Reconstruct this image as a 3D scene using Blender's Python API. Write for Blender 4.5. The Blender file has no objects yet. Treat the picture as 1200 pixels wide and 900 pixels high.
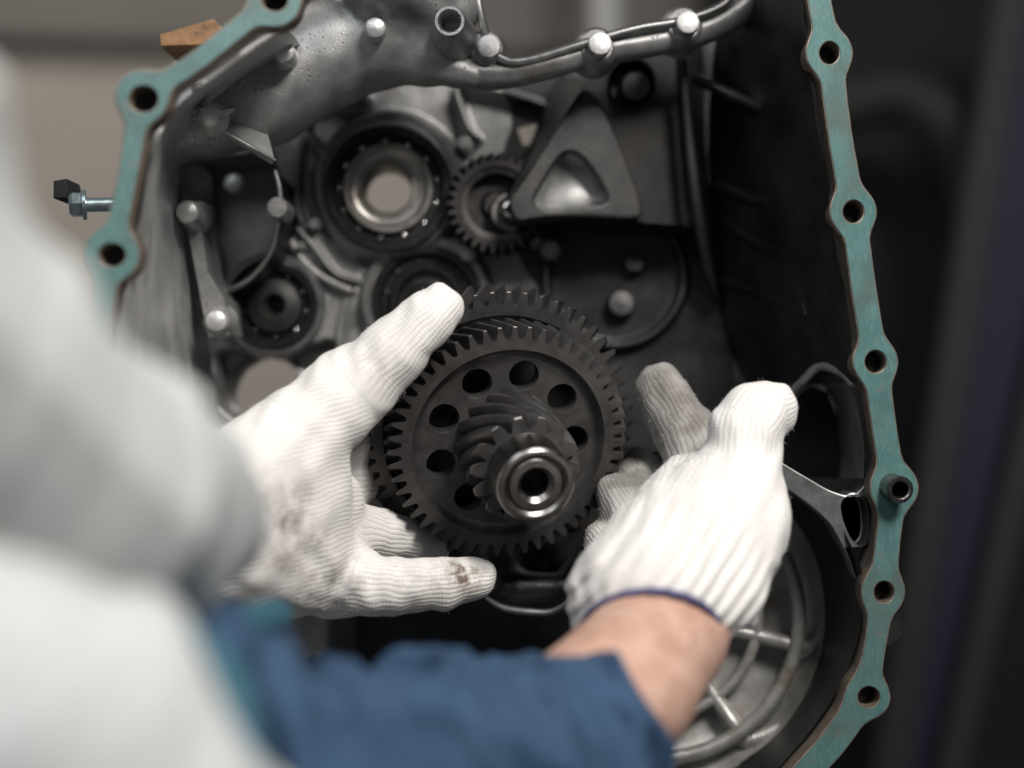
import bpy, math, random
import numpy as np
from mathutils import Vector, Matrix
random.seed(7); np.random.seed(7)
R = math.radians
SC = bpy.context.scene
COL = SC.collection

# ------------------------------------------------------------------ camera
F = 1666.7                       # focal length in photo pixels (50 mm on 36 mm, 1200 px wide)
def P(px, py, d):                # photo pixel at a true distance (m) in front of the camera
    return Vector(((px-600)/F*d, d, (450-py)/F*d))
cam = bpy.data.cameras.new('camera'); cam.lens = 50; cam.sensor_width = 36
cam.clip_start = 0.02; cam.clip_end = 50
cam.dof.use_dof = True; cam.dof.focus_distance = 0.892; cam.dof.aperture_fstop = 1.8
camo = bpy.data.objects.new('camera', cam); COL.objects.link(camo)
camo.rotation_euler = (R(90), 0, 0); SC.camera = camo

# ------------------------------------------------------------------ light
w = bpy.data.worlds.new('World'); SC.world = w; w.use_nodes = True
bg = w.node_tree.nodes['Background']
bg.inputs[0].default_value = (0.80, 0.90, 1.0, 1); bg.inputs[1].default_value = 0.085
def area(name, loc, tgt, size, power, col, sy=None):
    l = bpy.data.lights.new(name, 'AREA'); l.energy = power; l.color = col
    l.shape = 'RECTANGLE'; l.size = size; l.size_y = sy or size
    o = bpy.data.objects.new(name, l); COL.objects.link(o); o.location = loc
    o.rotation_euler = (Vector(tgt)-Vector(loc)).to_track_quat('-Z', 'Y').to_euler()
    return o
area('key_lamp', (0.54, -0.15, 1.02), (0.0, 0.90, -0.05), 0.42, 33, (1.0, 0.965, 0.925))
area('left_fill_lamp', (-0.75, -0.70, 1.25), (0.0, 0.9, 0.0), 0.9, 11.0, (0.90, 0.955, 1.0))  # unseen soft fill from the left, added to lift the dark case interior
area('back_lamp', (-1.3, 1.75, 1.7), (-0.6, 3.2, 0.25), 0.6, 15, (1.0, 0.95, 0.88))
SC.view_settings.view_transform = 'Standard'; SC.view_settings.look = 'None'
SC.view_settings.exposure = 0.0; SC.view_settings.gamma = 1.0
SC.view_settings.use_curve_mapping = False
SC.cycles.max_bounces = 6

# ------------------------------------------------------------------ materials
class NT:
    def __init__(s, name):
        s.m = bpy.data.materials.new(name); s.m.use_nodes = True
        s.t = s.m.node_tree; s.b = s.t.nodes['Principled BSDF']
    def n(s, typ, **kw):
        x = s.t.nodes.new(typ)
        for k, v in kw.items():
            if k in x.inputs: x.inputs[k].default_value = v
            else: setattr(x, k, v)
        return x
    def l(s, a, b): s.t.links.new(a, b)
    def math(s, op, a, b=None, clamp=False):
        x = s.t.nodes.new('ShaderNodeMath'); x.operation = op; x.use_clamp = clamp
        for i, v in enumerate((a, b)):
            if v is None: continue
            if isinstance(v, (int, float)): x.inputs[i].default_value = v
            else: s.l(v, x.inputs[i])
        return x.outputs[0]
    def ramp(s, v, p0, p1, c0=(0,0,0,1), c1=(1,1,1,1)):
        x = s.t.nodes.new('ShaderNodeValToRGB'); s.l(v, x.inputs[0])
        x.color_ramp.elements[0].position = p0; x.color_ramp.elements[1].position = p1
        x.color_ramp.elements[0].color = c0; x.color_ramp.elements[1].color = c1
        return x.outputs[0]
    def mix(s, f, a, b, mode='MIX'):
        x = s.t.nodes.new('ShaderNodeMix'); x.data_type = 'RGBA'; x.blend_type = mode
        for i, v in ((0, f), (6, a), (7, b)):
            if isinstance(v, (int, float)): x.inputs[i].default_value = v
            elif isinstance(v, tuple): x.inputs[i].default_value = v
            else: s.l(v, x.inputs[i])
        return x.outputs[2]
def c4(c): return (c[0], c[1], c[2], 1.0)
def mk(name, c1, c2, metal, rough, nscale=60, bump=0.15, bscale=900, pits=0.0, stain=None, stain_amt=0.0, rvar=0.12, ring=None):
    t = NT(name); tc = t.n('ShaderNodeTexCoord'); co = tc.outputs['Object']
    n1 = t.n('ShaderNodeTexNoise', Scale=nscale, Detail=6.0, Roughness=0.62); t.l(co, n1.inputs['Vector'])
    col = t.mix(t.ramp(n1.outputs[0], 0.32, 0.70), c4(c1), c4(c2))
    if stain:
        n3 = t.n('ShaderNodeTexNoise', Scale=nscale*0.55, Detail=5.0); t.l(co, n3.inputs['Vector'])
        col = t.mix(t.math('MULTIPLY', t.ramp(n3.outputs[0], 0.56, 0.70), stain_amt), col, c4(stain))
    n2 = t.n('ShaderNodeTexNoise', Scale=bscale, Detail=3.0); t.l(co, n2.inputs['Vector'])
    h = n2.outputs[0]
    if pits:
        v = t.n('ShaderNodeTexVoronoi', Scale=260.0); t.l(co, v.inputs['Vector'])
        wn = t.n('ShaderNodeTexNoise', Scale=45.0, Detail=2.0); t.l(co, wn.inputs['Vector'])
        pm = t.math('MULTIPLY', t.ramp(v.outputs[0], 0.10, 0.22, (1,1,1,1), (0,0,0,1)), t.ramp(wn.outputs[0], 0.50, 0.60))
        pm = t.math('MULTIPLY', pm, pits)
        col = t.mix(pm, col, (0.012, 0.011, 0.010, 1))
        h = t.math('SUBTRACT', h, t.math('MULTIPLY', pm, 1.5))
    t.l(col, t.b.inputs['Base Color'])
    rr = t.math('ADD', t.math('MULTIPLY', n1.outputs[0], rvar*2), rough-rvar, True)
    t.l(rr, t.b.inputs['Roughness']); t.b.inputs['Metallic'].default_value = metal
    if ring is not None:
        cr = t.n('ShaderNodeVectorMath', operation='CROSS_PRODUCT'); t.l(co, cr.inputs[0]); cr.inputs[1].default_value = ring
        ln = t.n('ShaderNodeVectorMath', operation='LENGTH'); t.l(cr.outputs[0], ln.inputs[0])
        cx = t.n('ShaderNodeCombineXYZ'); t.l(ln.outputs['Value'], cx.inputs[0])
        rn = t.n('ShaderNodeTexNoise', Scale=1500.0, Detail=3.0); t.l(cx.outputs[0], rn.inputs['Vector'])
        h = t.math('ADD', h, t.math('MULTIPLY', rn.outputs[0], 1.4))
    if bump:
        b = t.n('ShaderNodeBump', Strength=bump, Distance=0.0006); t.l(h, b.inputs['Height'])
        t.l(b.outputs[0], t.b.inputs['Normal'])
    return t.m
M = {}
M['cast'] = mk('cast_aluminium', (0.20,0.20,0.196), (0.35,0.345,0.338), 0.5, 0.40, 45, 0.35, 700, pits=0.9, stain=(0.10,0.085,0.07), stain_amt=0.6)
M['cast_light'] = mk('lit_cast_aluminium', (0.42,0.42,0.415), (0.60,0.595,0.58), 0.5, 0.38, 40, 0.4, 800, pits=0.35)  # lighter copy of the cast metal, light on the left side put into its colour
M['cast_mid'] = mk('part_shaded_cast_aluminium', (0.024,0.0235,0.023), (0.052,0.050,0.048), 0.5, 0.48, 35, 0.35, 600, pits=1.0, stain=(0.06,0.045,0.03), stain_amt=0.3)  # darker copy of the cast metal, shade on the bracket put into its colour, plus stains
M['cast_dark'] = mk('shaded_cast_aluminium', (0.018,0.018,0.018), (0.050,0.049,0.048), 0.55, 0.36, 30, 0.4, 500, pits=0.7)  # dark copy of the cast metal, shade of the right interior put into its colour
M['cast_bowl'] = mk('stained_cast_aluminium', (0.27,0.265,0.25), (0.45,0.44,0.42), 0.5, 0.36, 55, 0.35, 600, pits=1.0, stain=(0.20,0.11,0.035), stain_amt=0.75)
M['machined'] = mk('machined_aluminium', (0.22,0.22,0.215), (0.32,0.315,0.31), 0.8, 0.36, 120, 0.12, 1600)
M['black'] = mk('black_oil_and_shade', (0.006,0.006,0.006), (0.016,0.016,0.016), 0.3, 0.45, 40, 0.2, 500)  # shade of holes and recesses put into the colour, along with black oil
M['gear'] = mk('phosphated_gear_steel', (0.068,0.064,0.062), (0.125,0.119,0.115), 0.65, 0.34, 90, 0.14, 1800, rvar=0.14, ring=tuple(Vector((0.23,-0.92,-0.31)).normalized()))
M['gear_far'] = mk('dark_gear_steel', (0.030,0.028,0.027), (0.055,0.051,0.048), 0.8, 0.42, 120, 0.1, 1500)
M['steel'] = mk('ground_steel', (0.42,0.40,0.38), (0.55,0.53,0.50), 1.0, 0.22, 200, 0.05, 2500, rvar=0.06)
M['steel_dull'] = mk('dull_ground_steel', (0.17,0.16,0.15), (0.26,0.245,0.23), 1.0, 0.30, 180, 0.12, 2200, rvar=0.09, ring=tuple(Vector((0.23,-0.92,-0.31)).normalized()))
M['race'] = mk('dark_bearing_steel', (0.030,0.029,0.029), (0.050,0.048,0.047), 0.85, 0.34, 150, 0.06, 2000, rvar=0.06)
M['race_in'] = mk('bearing_inner_steel', (0.26,0.245,0.225), (0.38,0.36,0.33), 0.65, 0.32, 120, 0.05, 2000, stain=(0.16,0.10,0.05), stain_amt=0.5)
M['ball'] = mk('bearing_ball_chrome', (0.55,0.54,0.53), (0.62,0.61,0.6), 1.0, 0.10, 50, 0, rvar=0.02)
M['bolt'] = mk('cast_boss_end', (0.34,0.335,0.33), (0.50,0.49,0.48), 0.8, 0.38, 300, 0.5, 1200)
M['zinc'] = mk('zinc_plated_bolt', (0.34,0.42,0.44), (0.46,0.55,0.57), 0.9, 0.3, 200, 0.1, 1500)
M['wood'] = mk('brown_block_wood', (0.20,0.105,0.045), (0.33,0.175,0.075), 0.0, 0.6, 160, 0.4, 700, stain=(0.08,0.05,0.03), stain_amt=0.8)
M['skin'] = mk('forearm_skin', (0.46,0.265,0.195), (0.62,0.41,0.325), 0.0, 0.46, 70, 0.35, 420)
M['skin'].node_tree.nodes['Principled BSDF'].inputs['Subsurface Weight'].default_value = 0.25
M['skin'].node_tree.nodes['Principled BSDF'].inputs['Subsurface Radius'].default_value = (0.006, 0.003, 0.0015)
M['blue'] = mk('blue_work_cloth', (0.015,0.042,0.090), (0.030,0.070,0.138), 0.0, 0.8, 25, 0.5, 1300)
M['teal_cloth'] = mk('teal_trim_cloth', (0.022,0.085,0.12), (0.035,0.12,0.16), 0.0, 0.8, 40, 0.4, 1300)
M['white_cloth'] = mk('light_grey_work_cloth', (0.42,0.43,0.425), (0.49,0.50,0.495), 0.0, 0.85, 18, 0.4, 1100)
M['hem'] = mk('navy_overlock_thread', (0.05,0.05,0.14), (0.16,0.16,0.30), 0.0, 0.9, 700, 0.8, 2500)
M['beige'] = mk('beige_plaster', (0.40,0.355,0.31), (0.45,0.40,0.35), 0.0, 0.9, 3, 0.2, 60)
M['beam'] = mk('grey_brown_beam_paint', (0.15,0.135,0.12), (0.19,0.17,0.15), 0.0, 0.7, 4, 0.2, 60)
M['dark_paint'] = mk('black_cabinet_paint', (0.004,0.005,0.005), (0.008,0.009,0.009), 0.0, 0.85, 4, 0.1, 60)
M['navy_paint'] = mk('navy_panel_paint', (0.006,0.007,0.024), (0.009,0.010,0.030), 0.0, 0.7, 4, 0.1, 60)
M['grey_paint'] = mk('warm_grey_post_paint', (0.014,0.013,0.013), (0.022,0.020,0.020), 0.0, 0.7, 4, 0.1, 60)
M['hose'] = mk('dark_rubber', (0.008,0.0075,0.0075), (0.012,0.011,0.011), 0.0, 0.7, 8, 0.1, 60)
M['pale_paint'] = mk('pale_pipe_paint', (0.40,0.39,0.37), (0.46,0.45,0.43), 0.0, 0.5, 4, 0.1, 60)

def mk_gasket():
    t = NT('teal_sealant'); tc = t.n('ShaderNodeTexCoord'); co = tc.outputs['Object']
    n1 = t.n('ShaderNodeTexNoise', Scale=70.0, Detail=8.0, Roughness=0.7); t.l(co, n1.inputs['Vector'])
    mp = t.n('ShaderNodeMapping'); mp.inputs['Scale'].default_value = (900, 200, 160); mp.inputs['Rotation'].default_value = (0, R(25), 0)
    t.l(co, mp.inputs['Vector'])
    n2 = t.n('ShaderNodeTexNoise', Scale=1.0, Detail=4.0); t.l(mp.outputs[0], n2.inputs['Vector'])
    c = t.mix(t.ramp(n1.outputs[0], 0.3, 0.72), (0.046,0.112,0.108,1), (0.088,0.180,0.172,1))
    c = t.mix(t.math('MULTIPLY', t.ramp(n2.outputs[0], 0.52, 0.72), 0.45), c, (0.14,0.25,0.24,1))
    n3 = t.n('ShaderNodeTexNoise', Scale=26.0, Detail=6.0); t.l(co, n3.inputs['Vector'])
    c = t.mix(t.math('MULTIPLY', t.ramp(n3.outputs[0], 0.50, 0.68), 0.75), c, (0.070,0.092,0.082,1))
    n4 = t.n('ShaderNodeTexNoise', Scale=140.0, Detail=6.0, Roughness=0.7); t.l(co, n4.inputs['Vector'])
    c = t.mix(t.math('MULTIPLY', t.ramp(n4.outputs[0], 0.60, 0.66), 0.6), c, (0.12,0.105,0.09,1))
    t.l(c, t.b.inputs['Base Color']); t.b.inputs['Roughness'].default_value = 0.5
    b = t.n('ShaderNodeBump', Strength=0.25, Distance=0.0004); t.l(n2.outputs[0], b.inputs['Height']); t.l(b.outputs[0], t.b.inputs['Normal'])
    return t.m
M['gasket'] = mk_gasket()
M['flange_edge'] = mk('stained_flange_edge', (0.13,0.095,0.07), (0.24,0.20,0.165), 0.4, 0.45, 160, 0.3, 900)

def mk_knit(name, ribs):
    t = NT(name); at = t.n('ShaderNodeAttribute', attribute_name='knit')
    sep = t.n('ShaderNodeSeparateXYZ'); t.l(at.outputs['Vector'], sep.inputs[0])
    at2 = t.n('ShaderNodeAttribute', attribute_name='join'); fade = at2.outputs['Fac']
    tc = t.n('ShaderNodeTexCoord'); co = tc.outputs['Object']
    jn = t.n('ShaderNodeTexNoise', Scale=120.0, Detail=3.0); t.l(co, jn.inputs['Vector'])
    jit = t.math('MULTIPLY', t.math('SUBTRACT', jn.outputs[0], 0.5), 0.5)
    jl = t.n('ShaderNodeTexNoise', Scale=38.0, Detail=2.0); t.l(co, jl.inputs['Vector'])
    jit = t.math('ADD', jit, t.math('MULTIPLY', t.math('SUBTRACT', jl.outputs[0], 0.5), 2.2))
    u = t.math('ADD', sep.outputs[0], jit); v = t.math('ADD', sep.outputs[1], jit)
    wale = t.math('ABSOLUTE', t.math('SINE', t.math('MULTIPLY', u, math.pi)))
    crs = t.math('ABSOLUTE', t.math('SINE', t.math('MULTIPLY', v, math.pi)))
    fz = t.n('ShaderNodeTexNoise', Scale=1800.0, Detail=3.0); t.l(co, fz.inputs['Vector'])
    h = t.math('ADD', t.math('MULTIPLY', t.math('POWER', wale, 0.6), t.math('ADD', t.math('MULTIPLY', t.math('POWER', crs, 0.7), 0.35), 0.65)), t.math('MULTIPLY', fz.outputs[0], 0.5))
    h = t.math('MULTIPLY', h, t.math('ADD', t.math('MULTIPLY', fade, 0.85), 0.15))
    dots = t.math('MULTIPLY', t.ramp(wale, 0.10, 0.42, (1,1,1,1), (0,0,0,1)), t.ramp(crs, 0.25, 0.8, (1,1,1,1), (0.15,0.15,0.15,1)))
    big = t.n('ShaderNodeTexNoise', Scale=24.0, Detail=3.0); t.l(co, big.inputs['Vector'])
    dots = t.math('MULTIPLY', dots, t.ramp(big.outputs[0], 0.30, 0.65, (0.35,0.35,0.35,1), (1,1,1,1)))
    c = t.mix(t.ramp(big.outputs[0], 0.35, 0.7), (0.71,0.685,0.65,1), (0.80,0.78,0.75,1))
    c = t.mix(t.math('MULTIPLY', t.math('MULTIPLY', dots, fade), 0.8), c, (0.42,0.25,0.21,1))
    at3 = t.n('ShaderNodeAttribute', attribute_name='soil_shade')
    sn = t.n('ShaderNodeTexNoise', Scale=60.0, Detail=5.0); t.l(co, sn.inputs['Vector'])
    sf = t.math('MULTIPLY', at3.outputs['Fac'], t.math('ADD', t.math('MULTIPLY', sn.outputs[0], 0.9), 0.35), True)
    c = t.mix(sf, c, t.mix(dots, (0.20,0.185,0.168,1), (0.05,0.042,0.036,1)))  # grey fingers: dirt and the hand's shadow, both put into the colour
    dn = t.n('ShaderNodeTexNoise', Scale=85.0, Detail=7.0, Roughness=0.7); t.l(co, dn.inputs['Vector'])
    dirt = t.math('MULTIPLY', t.ramp(dn.outputs[0], 0.42, 0.62), t.math('MULTIPLY', sep.outputs[2], 1.0))
    c = t.mix(dirt, c, (0.17,0.12,0.09,1))
    t.l(c, t.b.inputs['Base Color']); t.b.inputs['Roughness'].default_value = 0.95
    t.b.inputs['Sheen Weight'].default_value = 0.15
    b = t.n('ShaderNodeBump', Strength=0.65, Distance=0.0007); t.l(h, b.inputs['Height']); t.l(b.outputs[0], t.b.inputs['Normal'])
    return t.m
M['knit'] = mk_knit('white_cotton_knit', 0)

# ------------------------------------------------------------------ object helpers
def link(name, me, mat=None, parent=None, smooth=True, angle=40):
    if mat is not None and not me.materials: me.materials.append(M[mat])
    if smooth:
        me.polygons.foreach_set('use_smooth', [True]*len(me.polygons))
        if angle: me.set_sharp_from_angle(angle=R(angle))
    o = bpy.data.objects.new(name, me); COL.objects.link(o)
    if parent is not None: o.parent = parent
    return o
def pyd(name, v, f, mat=None, parent=None, smooth=True, angle=40):
    me = bpy.data.meshes.new(name); me.from_pydata([tuple(x) for x in v], [], f); me.update()
    return link(name, me, mat, parent, smooth, angle)
def thing(name, label, cat, loc=(0,0,0), group=None):
    o = bpy.data.objects.new(name, None); COL.objects.link(o); o.location = loc
    o.empty_display_size = 0.02
    o['label'] = label; o['category'] = cat
    if group: o['group'] = group
    return o
def tag(o, label, cat, group=None):
    o['label'] = label; o['category'] = cat
    if group: o['group'] = group
    return o
def struct(o): o['kind'] = 'structure'; return o
def frame(c, n, up=(0,0,1)):     # matrix with local +z along n
    z = Vector(n).normalized(); x = Vector(up).cross(z).normalized(); y = z.cross(x)
    m = Matrix((x, y, z)).transposed().to_4x4(); m.translation = Vector(c); return m
def xf(o, m):
    o.data.transform(m); return o
VIEW = (0, -1, 0)
def catmull(pts, n, closed=False):
    pts = [np.array(p, float) for p in pts]; out = []; N = len(pts)
    segs = N if closed else N-1
    for i in range(segs):
        if closed: p0, p1, p2, p3 = pts[(i-1)%N], pts[i], pts[(i+1)%N], pts[(i+2)%N]
        else: p0, p1, p2, p3 = pts[max(i-1,0)], pts[i], pts[i+1], pts[min(i+2,N-1)]
        for k in range(n):
            t = k/n
            out.append(0.5*((2*p1)+(-p0+p2)*t+(2*p0-5*p1+4*p2-p3)*t*t+(-p0+3*p1-3*p2+p3)*t**3))
    if not closed: out.append(pts[-1])
    return out
def resample(pts, n):
    p = np.array(pts, float); s = np.concatenate([[0], np.cumsum(np.linalg.norm(np.diff(p, axis=0), axis=1))])
    q = np.linspace(0, s[-1], n)
    return np.stack([np.interp(q, s, p[:,i]) for i in range(p.shape[1])], 1)
def lathe_mesh(prof, n=48, closed_prof=False):
    v = []; f = []; m = len(prof)
    for i in range(n):
        a = 2*math.pi*i/n
        for r, z in prof: v.append((r*math.cos(a), r*math.sin(a), z))
    for i in range(n):
        j = (i+1) % n
        for k in range(m if closed_prof else m-1):
            k2 = (k+1) % m
            f.append((i*m+k, j*m+k, j*m+k2, i*m+k2))
    return v, f
def lathe(name, prof, mat, parent=None, m=None, n=48, angle=35, closed=False):
    v, f = lathe_mesh(prof, n, closed)
    o = pyd(name, v, f, mat, parent, True, angle)
    if m is not None: xf(o, m)
    return o
def tube(name, pts, rad, mat, parent=None, n=10, sub=5, flat=1.0):
    if sub > 1:
        if isinstance(rad, (int, float)): rad = [rad]*len(pts)
        q = catmull([list(p)+[r] for p, r in zip(pts, rad)], sub)
        pts = [Vector(x[:3]) for x in q]; rad = [x[3] for x in q]
    elif isinstance(rad, (int, float)): rad = [rad]*len(pts)
    v = []; f = []; N = len(pts)
    pts = [Vector(p) for p in pts]
    ref = Vector((0.13, -1, 0.21)).normalized()
    for i, p in enumerate(pts):
        d = (pts[min(i+1,N-1)]-pts[max(i-1,0)]).normalized()
        a = d.cross(ref).normalized(); b = a.cross(d)
        for k in range(n):
            t = 2*math.pi*k/n
            v.append(p + (a*math.cos(t) + b*math.sin(t)*flat)*rad[i])
    for i in range(N-1):
        for k in range(n):
            f.append((i*n+k, i*n+(k+1)%n, (i+1)*n+(k+1)%n, (i+1)*n+k))
    f.append(tuple(range(n))[::-1]); f.append(tuple((N-1)*n+k for k in range(n)))
    return pyd(name, v, f, mat, parent, True, 60)
def loft(name, A, B, mat, parent=None, n=60, rows=14, bulge=0.0, wob=0.0):
    A = resample(catmull([list(a) for a in A], 8), n); B = resample(catmull([list(b) for b in B], 8), n)
    v = []; f = []
    for r in range(rows+1):
        t = r/rows
        for i in range(n):
            p = A[i]*(1-t)+B[i]*t
            p = p + np.array([0, bulge*math.sin(math.pi*t), 0])
            if wob: p = p + np.array([wob*math.sin(i*0.31+t*5)+wob*0.6*math.sin(i*0.83-t*9), 0, wob*math.cos(i*0.47+t*4)])
            v.append(tuple(p))
    for r in range(rows):
        for i in range(n-1): f.append((r*n+i, r*n+i+1, (r+1)*n+i+1, (r+1)*n+i))
    return pyd(name, v, f, mat, parent, True, None)
def plate(name, loops, depth, thick, mat, parent=None, bevel=0.0, angle=35):
    """flat part with holes: loops in photo pixels, depth(px,py) of its front face, thickness going back in metres"""
    cu = bpy.data.curves.new(name, 'CURVE'); cu.dimensions = '2D'; cu.fill_mode = 'BOTH'
    for lp in loops:
        sp = cu.splines.new('POLY'); sp.points.add(len(lp)-1); sp.use_cyclic_u = True
        for q, p in zip(sp.points, lp): q.co = (p[0], -p[1], 0, 1)
    cu.extrude = 0.5
    if bevel: cu.bevel_depth = bevel; cu.offset = -bevel; cu.bevel_resolution = 1
    o = bpy.data.objects.new('tmp', cu); COL.objects.link(o)
    dg = bpy.context.evaluated_depsgraph_get()
    me = bpy.data.meshes.new_from_object(o.evaluated_get(dg))
    bpy.data.objects.remove(o); bpy.data.curves.remove(cu)
    n = len(me.vertices); co = np.empty(n*3); me.vertices.foreach_get('co', co); co = co.reshape(-1,3)
    zmax = co[:,2].max(); zb = co[:,2]
    out = np.empty_like(co)
    for i in range(n):
        x, y, z = co[i]; d0 = depth(x, -y) if callable(depth) else depth
        zz = (zmax - abs(z)) if bevel else 0.0      # bevel depth in px
        if z >= 0: d = d0 + (zmax-z)*d0/F if bevel else d0
        else: d = d0 + thick - ((zmax+z)*d0/F if bevel else 0)
        s = d0/F                                    # straight extrusion: keep X,Z of the front face
        out[i] = ((x-600)*s, d, (450+y)*s)
    me.vertices.foreach_set('co', out.ravel()); me.update()
    me.name = name; me.materials.clear()
    return link(name, me, mat, parent, True, angle)
def circ(x, y, r, n=40, ry=None, a0=0):
    return [(x+r*math.cos(2*math.pi*k/n+a0), y+(ry or r)*math.sin(2*math.pi*k/n+a0)) for k in range(n)]
def smooth_poly(pts, n=6): return [tuple(p) for p in catmull(pts, n, True)]

# 2-D contour of an sdf on a pixel grid (for the flange)
def contour(fn, x0, x1, y0, y1, h):
    xs = np.arange(x0, x1+h, h); ys = np.arange(y0, y1+h, h)
    X, Y = np.meshgrid(xs, ys, indexing='ij'); G = fn(X, Y)
    nx, ny = G.shape; S = G < 0
    cell = {}
    def cv(i, j):
        if (i, j) in cell: return cell[(i, j)]
        pts = []
        for (a, b, c, d) in ((i,j,i+1,j), (i,j+1,i+1,j+1), (i,j,i,j+1), (i+1,j,i+1,j+1)):
            if S[a,b] != S[c,d]:
                t = G[a,b]/(G[a,b]-G[c,d]); pts.append((xs[a]+(xs[c]-xs[a])*t, ys[b]+(ys[d]-ys[b])*t))
        cell[(i, j)] = (sum(p[0] for p in pts)/len(pts), sum(p[1] for p in pts)/len(pts))
        return cell[(i, j)]
    adj = {}
    def join(a, b): adj.setdefault(a, []).append(b); adj.setdefault(b, []).append(a)
    I, J = np.where(S[:-1,:] != S[1:,:])
    for i, j in zip(I, J):
        if 0 < j < ny-1: join((i, j-1), (i, j))
    I, J = np.where(S[:,:-1] != S[:,1:])
    for i, j in zip(I, J):
        if 0 < i < nx-1: join((i-1, j), (i, j))
    loops = []; seen = set()
    for k in adj:
        if k in seen: continue
        lp = [k]; seen.add(k); cur = k
        while True:
            nb = [q for q in adj[cur] if q not in seen]
            if not nb: break
            cur = nb[0]; seen.add(cur); lp.append(cur)
        if len(lp) > 8: loops.append([cv(*q) for q in lp])
    return loops

# 3-D naive surface nets
def surface_nets(G, org, h):
    S = G < 0
    nx, ny, nz = G.shape
    c = np.zeros((nx-1, ny-1, nz-1, 3)); cnt = np.zeros((nx-1, ny-1, nz-1))
    corners = [(i,j,k) for i in (0,1) for j in (0,1) for k in (0,1)]
    def sl(a): return G[a[0]:nx-1+a[0], a[1]:ny-1+a[1], a[2]:nz-1+a[2]]
    act = np.zeros((nx-1, ny-1, nz-1), bool)
    s0 = sl((0,0,0)) < 0
    for a in corners[1:]: act |= (sl(a) < 0) != s0
    idx = np.argwhere(act); vid = -np.ones(act.shape, int); vid[act] = np.arange(len(idx))
    pos = np.zeros((len(idx), 3)); num = np.zeros(len(idx))
    for a in corners:
        for ax in range(3):
            if a[ax] == 0:
                b = list(a); b[ax] = 1
                ga = G[idx[:,0]+a[0], idx[:,1]+a[1], idx[:,2]+a[2]]; gb = G[idx[:,0]+b[0], idx[:,1]+b[1], idx[:,2]+b[2]]
                m = (ga < 0) != (gb < 0)
                t = np.where(m, ga/np.where(m, ga-gb, 1), 0)
                p = np.array(a, float)[None,:].repeat(len(idx), 0); p[:,ax] += t
                pos += p*m[:,None]; num += m
    pos = (pos/num[:,None] + idx)*h + np.array(org)
    faces = []
    for ax in range(3):
        o1, o2 = [(1,2),(2,0),(0,1)][ax]
        A = [slice(None)]*3; B = [slice(None)]*3; A[ax] = slice(0,-1); B[ax] = slice(1,None)
        sa = S[tuple(A)]; sb = S[tuple(B)]
        e = np.argwhere(sa != sb)
        ok = (e[:,o1] > 0) & (e[:,o2] > 0) & (e[:,o1] < G.shape[o1]-1) & (e[:,o2] < G.shape[o2]-1)
        e = e[ok]
        fl = sa[e[:,0], e[:,1], e[:,2]]
        def cid(d1, d2):
            q = e.copy(); q[:,o1] += d1; q[:,o2] += d2
            return vid[q[:,0], q[:,1], q[:,2]]
        q = np.stack([cid(-1,-1), cid(0,-1), cid(0,0), cid(-1,0)], 1)
        q[~fl] = q[~fl][:, ::-1]
        faces.append(q)
    return pos, np.concatenate(faces)
def seg(Pn, a, b):               # (distance to the line piece, parameter)
    ab = b-a; t = ((Pn-a)@ab)/max(ab@ab, 1e-12); t = np.clip(t, 0, 1)
    return np.linalg.norm(Pn-(a+t[...,None]*ab), axis=-1), t
def smin(a, b, k):
    if k <= 0: return np.minimum(a, b)
    h = np.clip(0.5+0.5*(b-a)/k, 0, 1)
    return b*(1-h)+a*h-k*h*(1-h)
def C(*q):                       # chain given as (px,py,d,radius px)
    return [(np.array(P(x, y, d)), r*d/F) for x, y, d, r in q]
def chain_sd(Pn, ch):
    best = None
    for (a, ra), (b, rb) in zip(ch[:-1], ch[1:]):
        d, t = seg(Pn, a, b); s = d-(ra+(rb-ra)*t)
        best = s if best is None else smin(best, s, 0.004)
    return best
def sdf_obj(name, chains, mat, parent, h=0.002, cut=None, disp=None, inner=None, attr=None, pad=0.012, extra=None):
    allp = [p for ch, k in chains for p, r in ch]; allr = max(r for ch, k in chains for p, r in ch)
    lo = np.min(allp, 0)-allr-pad; hi = np.max(allp, 0)+allr+pad
    n = np.ceil((hi-lo)/h).astype(int)+1
    ax = [lo[i]+h*np.arange(n[i]) for i in range(3)]
    G = np.empty(n, np.float32)
    for i0 in range(0, n[0], 16):                      # slabs keep memory low
        X, Y, Z = np.meshgrid(ax[0][i0:i0+16], ax[1], ax[2], indexing='ij')
        Pn = np.stack([X, Y, Z], -1)
        g = None
        for ch, k in chains:
            s = chain_sd(Pn, ch); g = s if g is None else smin(g, s, k)
        if disp is not None: g = g - disp(Pn)
        if extra is not None: g = extra(Pn, g)
        if cut is not None:
            for c, nn, kk in cut:
                e = (Pn-np.array(c))@np.array(nn)
                g = -smin(-g, -e, kk)
        G[i0:i0+16] = g
    v, f = surface_nets(G, lo, h)
    me = bpy.data.meshes.new(name); me.vertices.add(len(v)); me.vertices.foreach_set('co', v.ravel().astype(np.float32))
    me.loops.add(f.size); me.loops.foreach_set('vertex_index', f.ravel().astype(np.int32))
    me.polygons.add(len(f)); me.polygons.foreach_set('loop_start', np.arange(0, f.size, 4, dtype=np.int32))
    me.update(calc_edges=True); me.validate()
    if attr is not None:
        cov = np.empty(len(me.vertices)*3); me.vertices.foreach_get('co', cov)
        kv, fd, so = attr(cov.reshape(-1,3))
        at = me.attributes.new('knit', 'FLOAT_VECTOR', 'POINT'); at.data.foreach_set('vector', kv.ravel().astype(np.float32))
        at = me.attributes.new('join', 'FLOAT', 'POINT'); at.data.foreach_set('value', fd.astype(np.float32))
        at = me.attributes.new('soil_shade', 'FLOAT', 'POINT'); at.data.foreach_set('value', so.astype(np.float32))
    return link(name, me, mat, parent, True, None)

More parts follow.
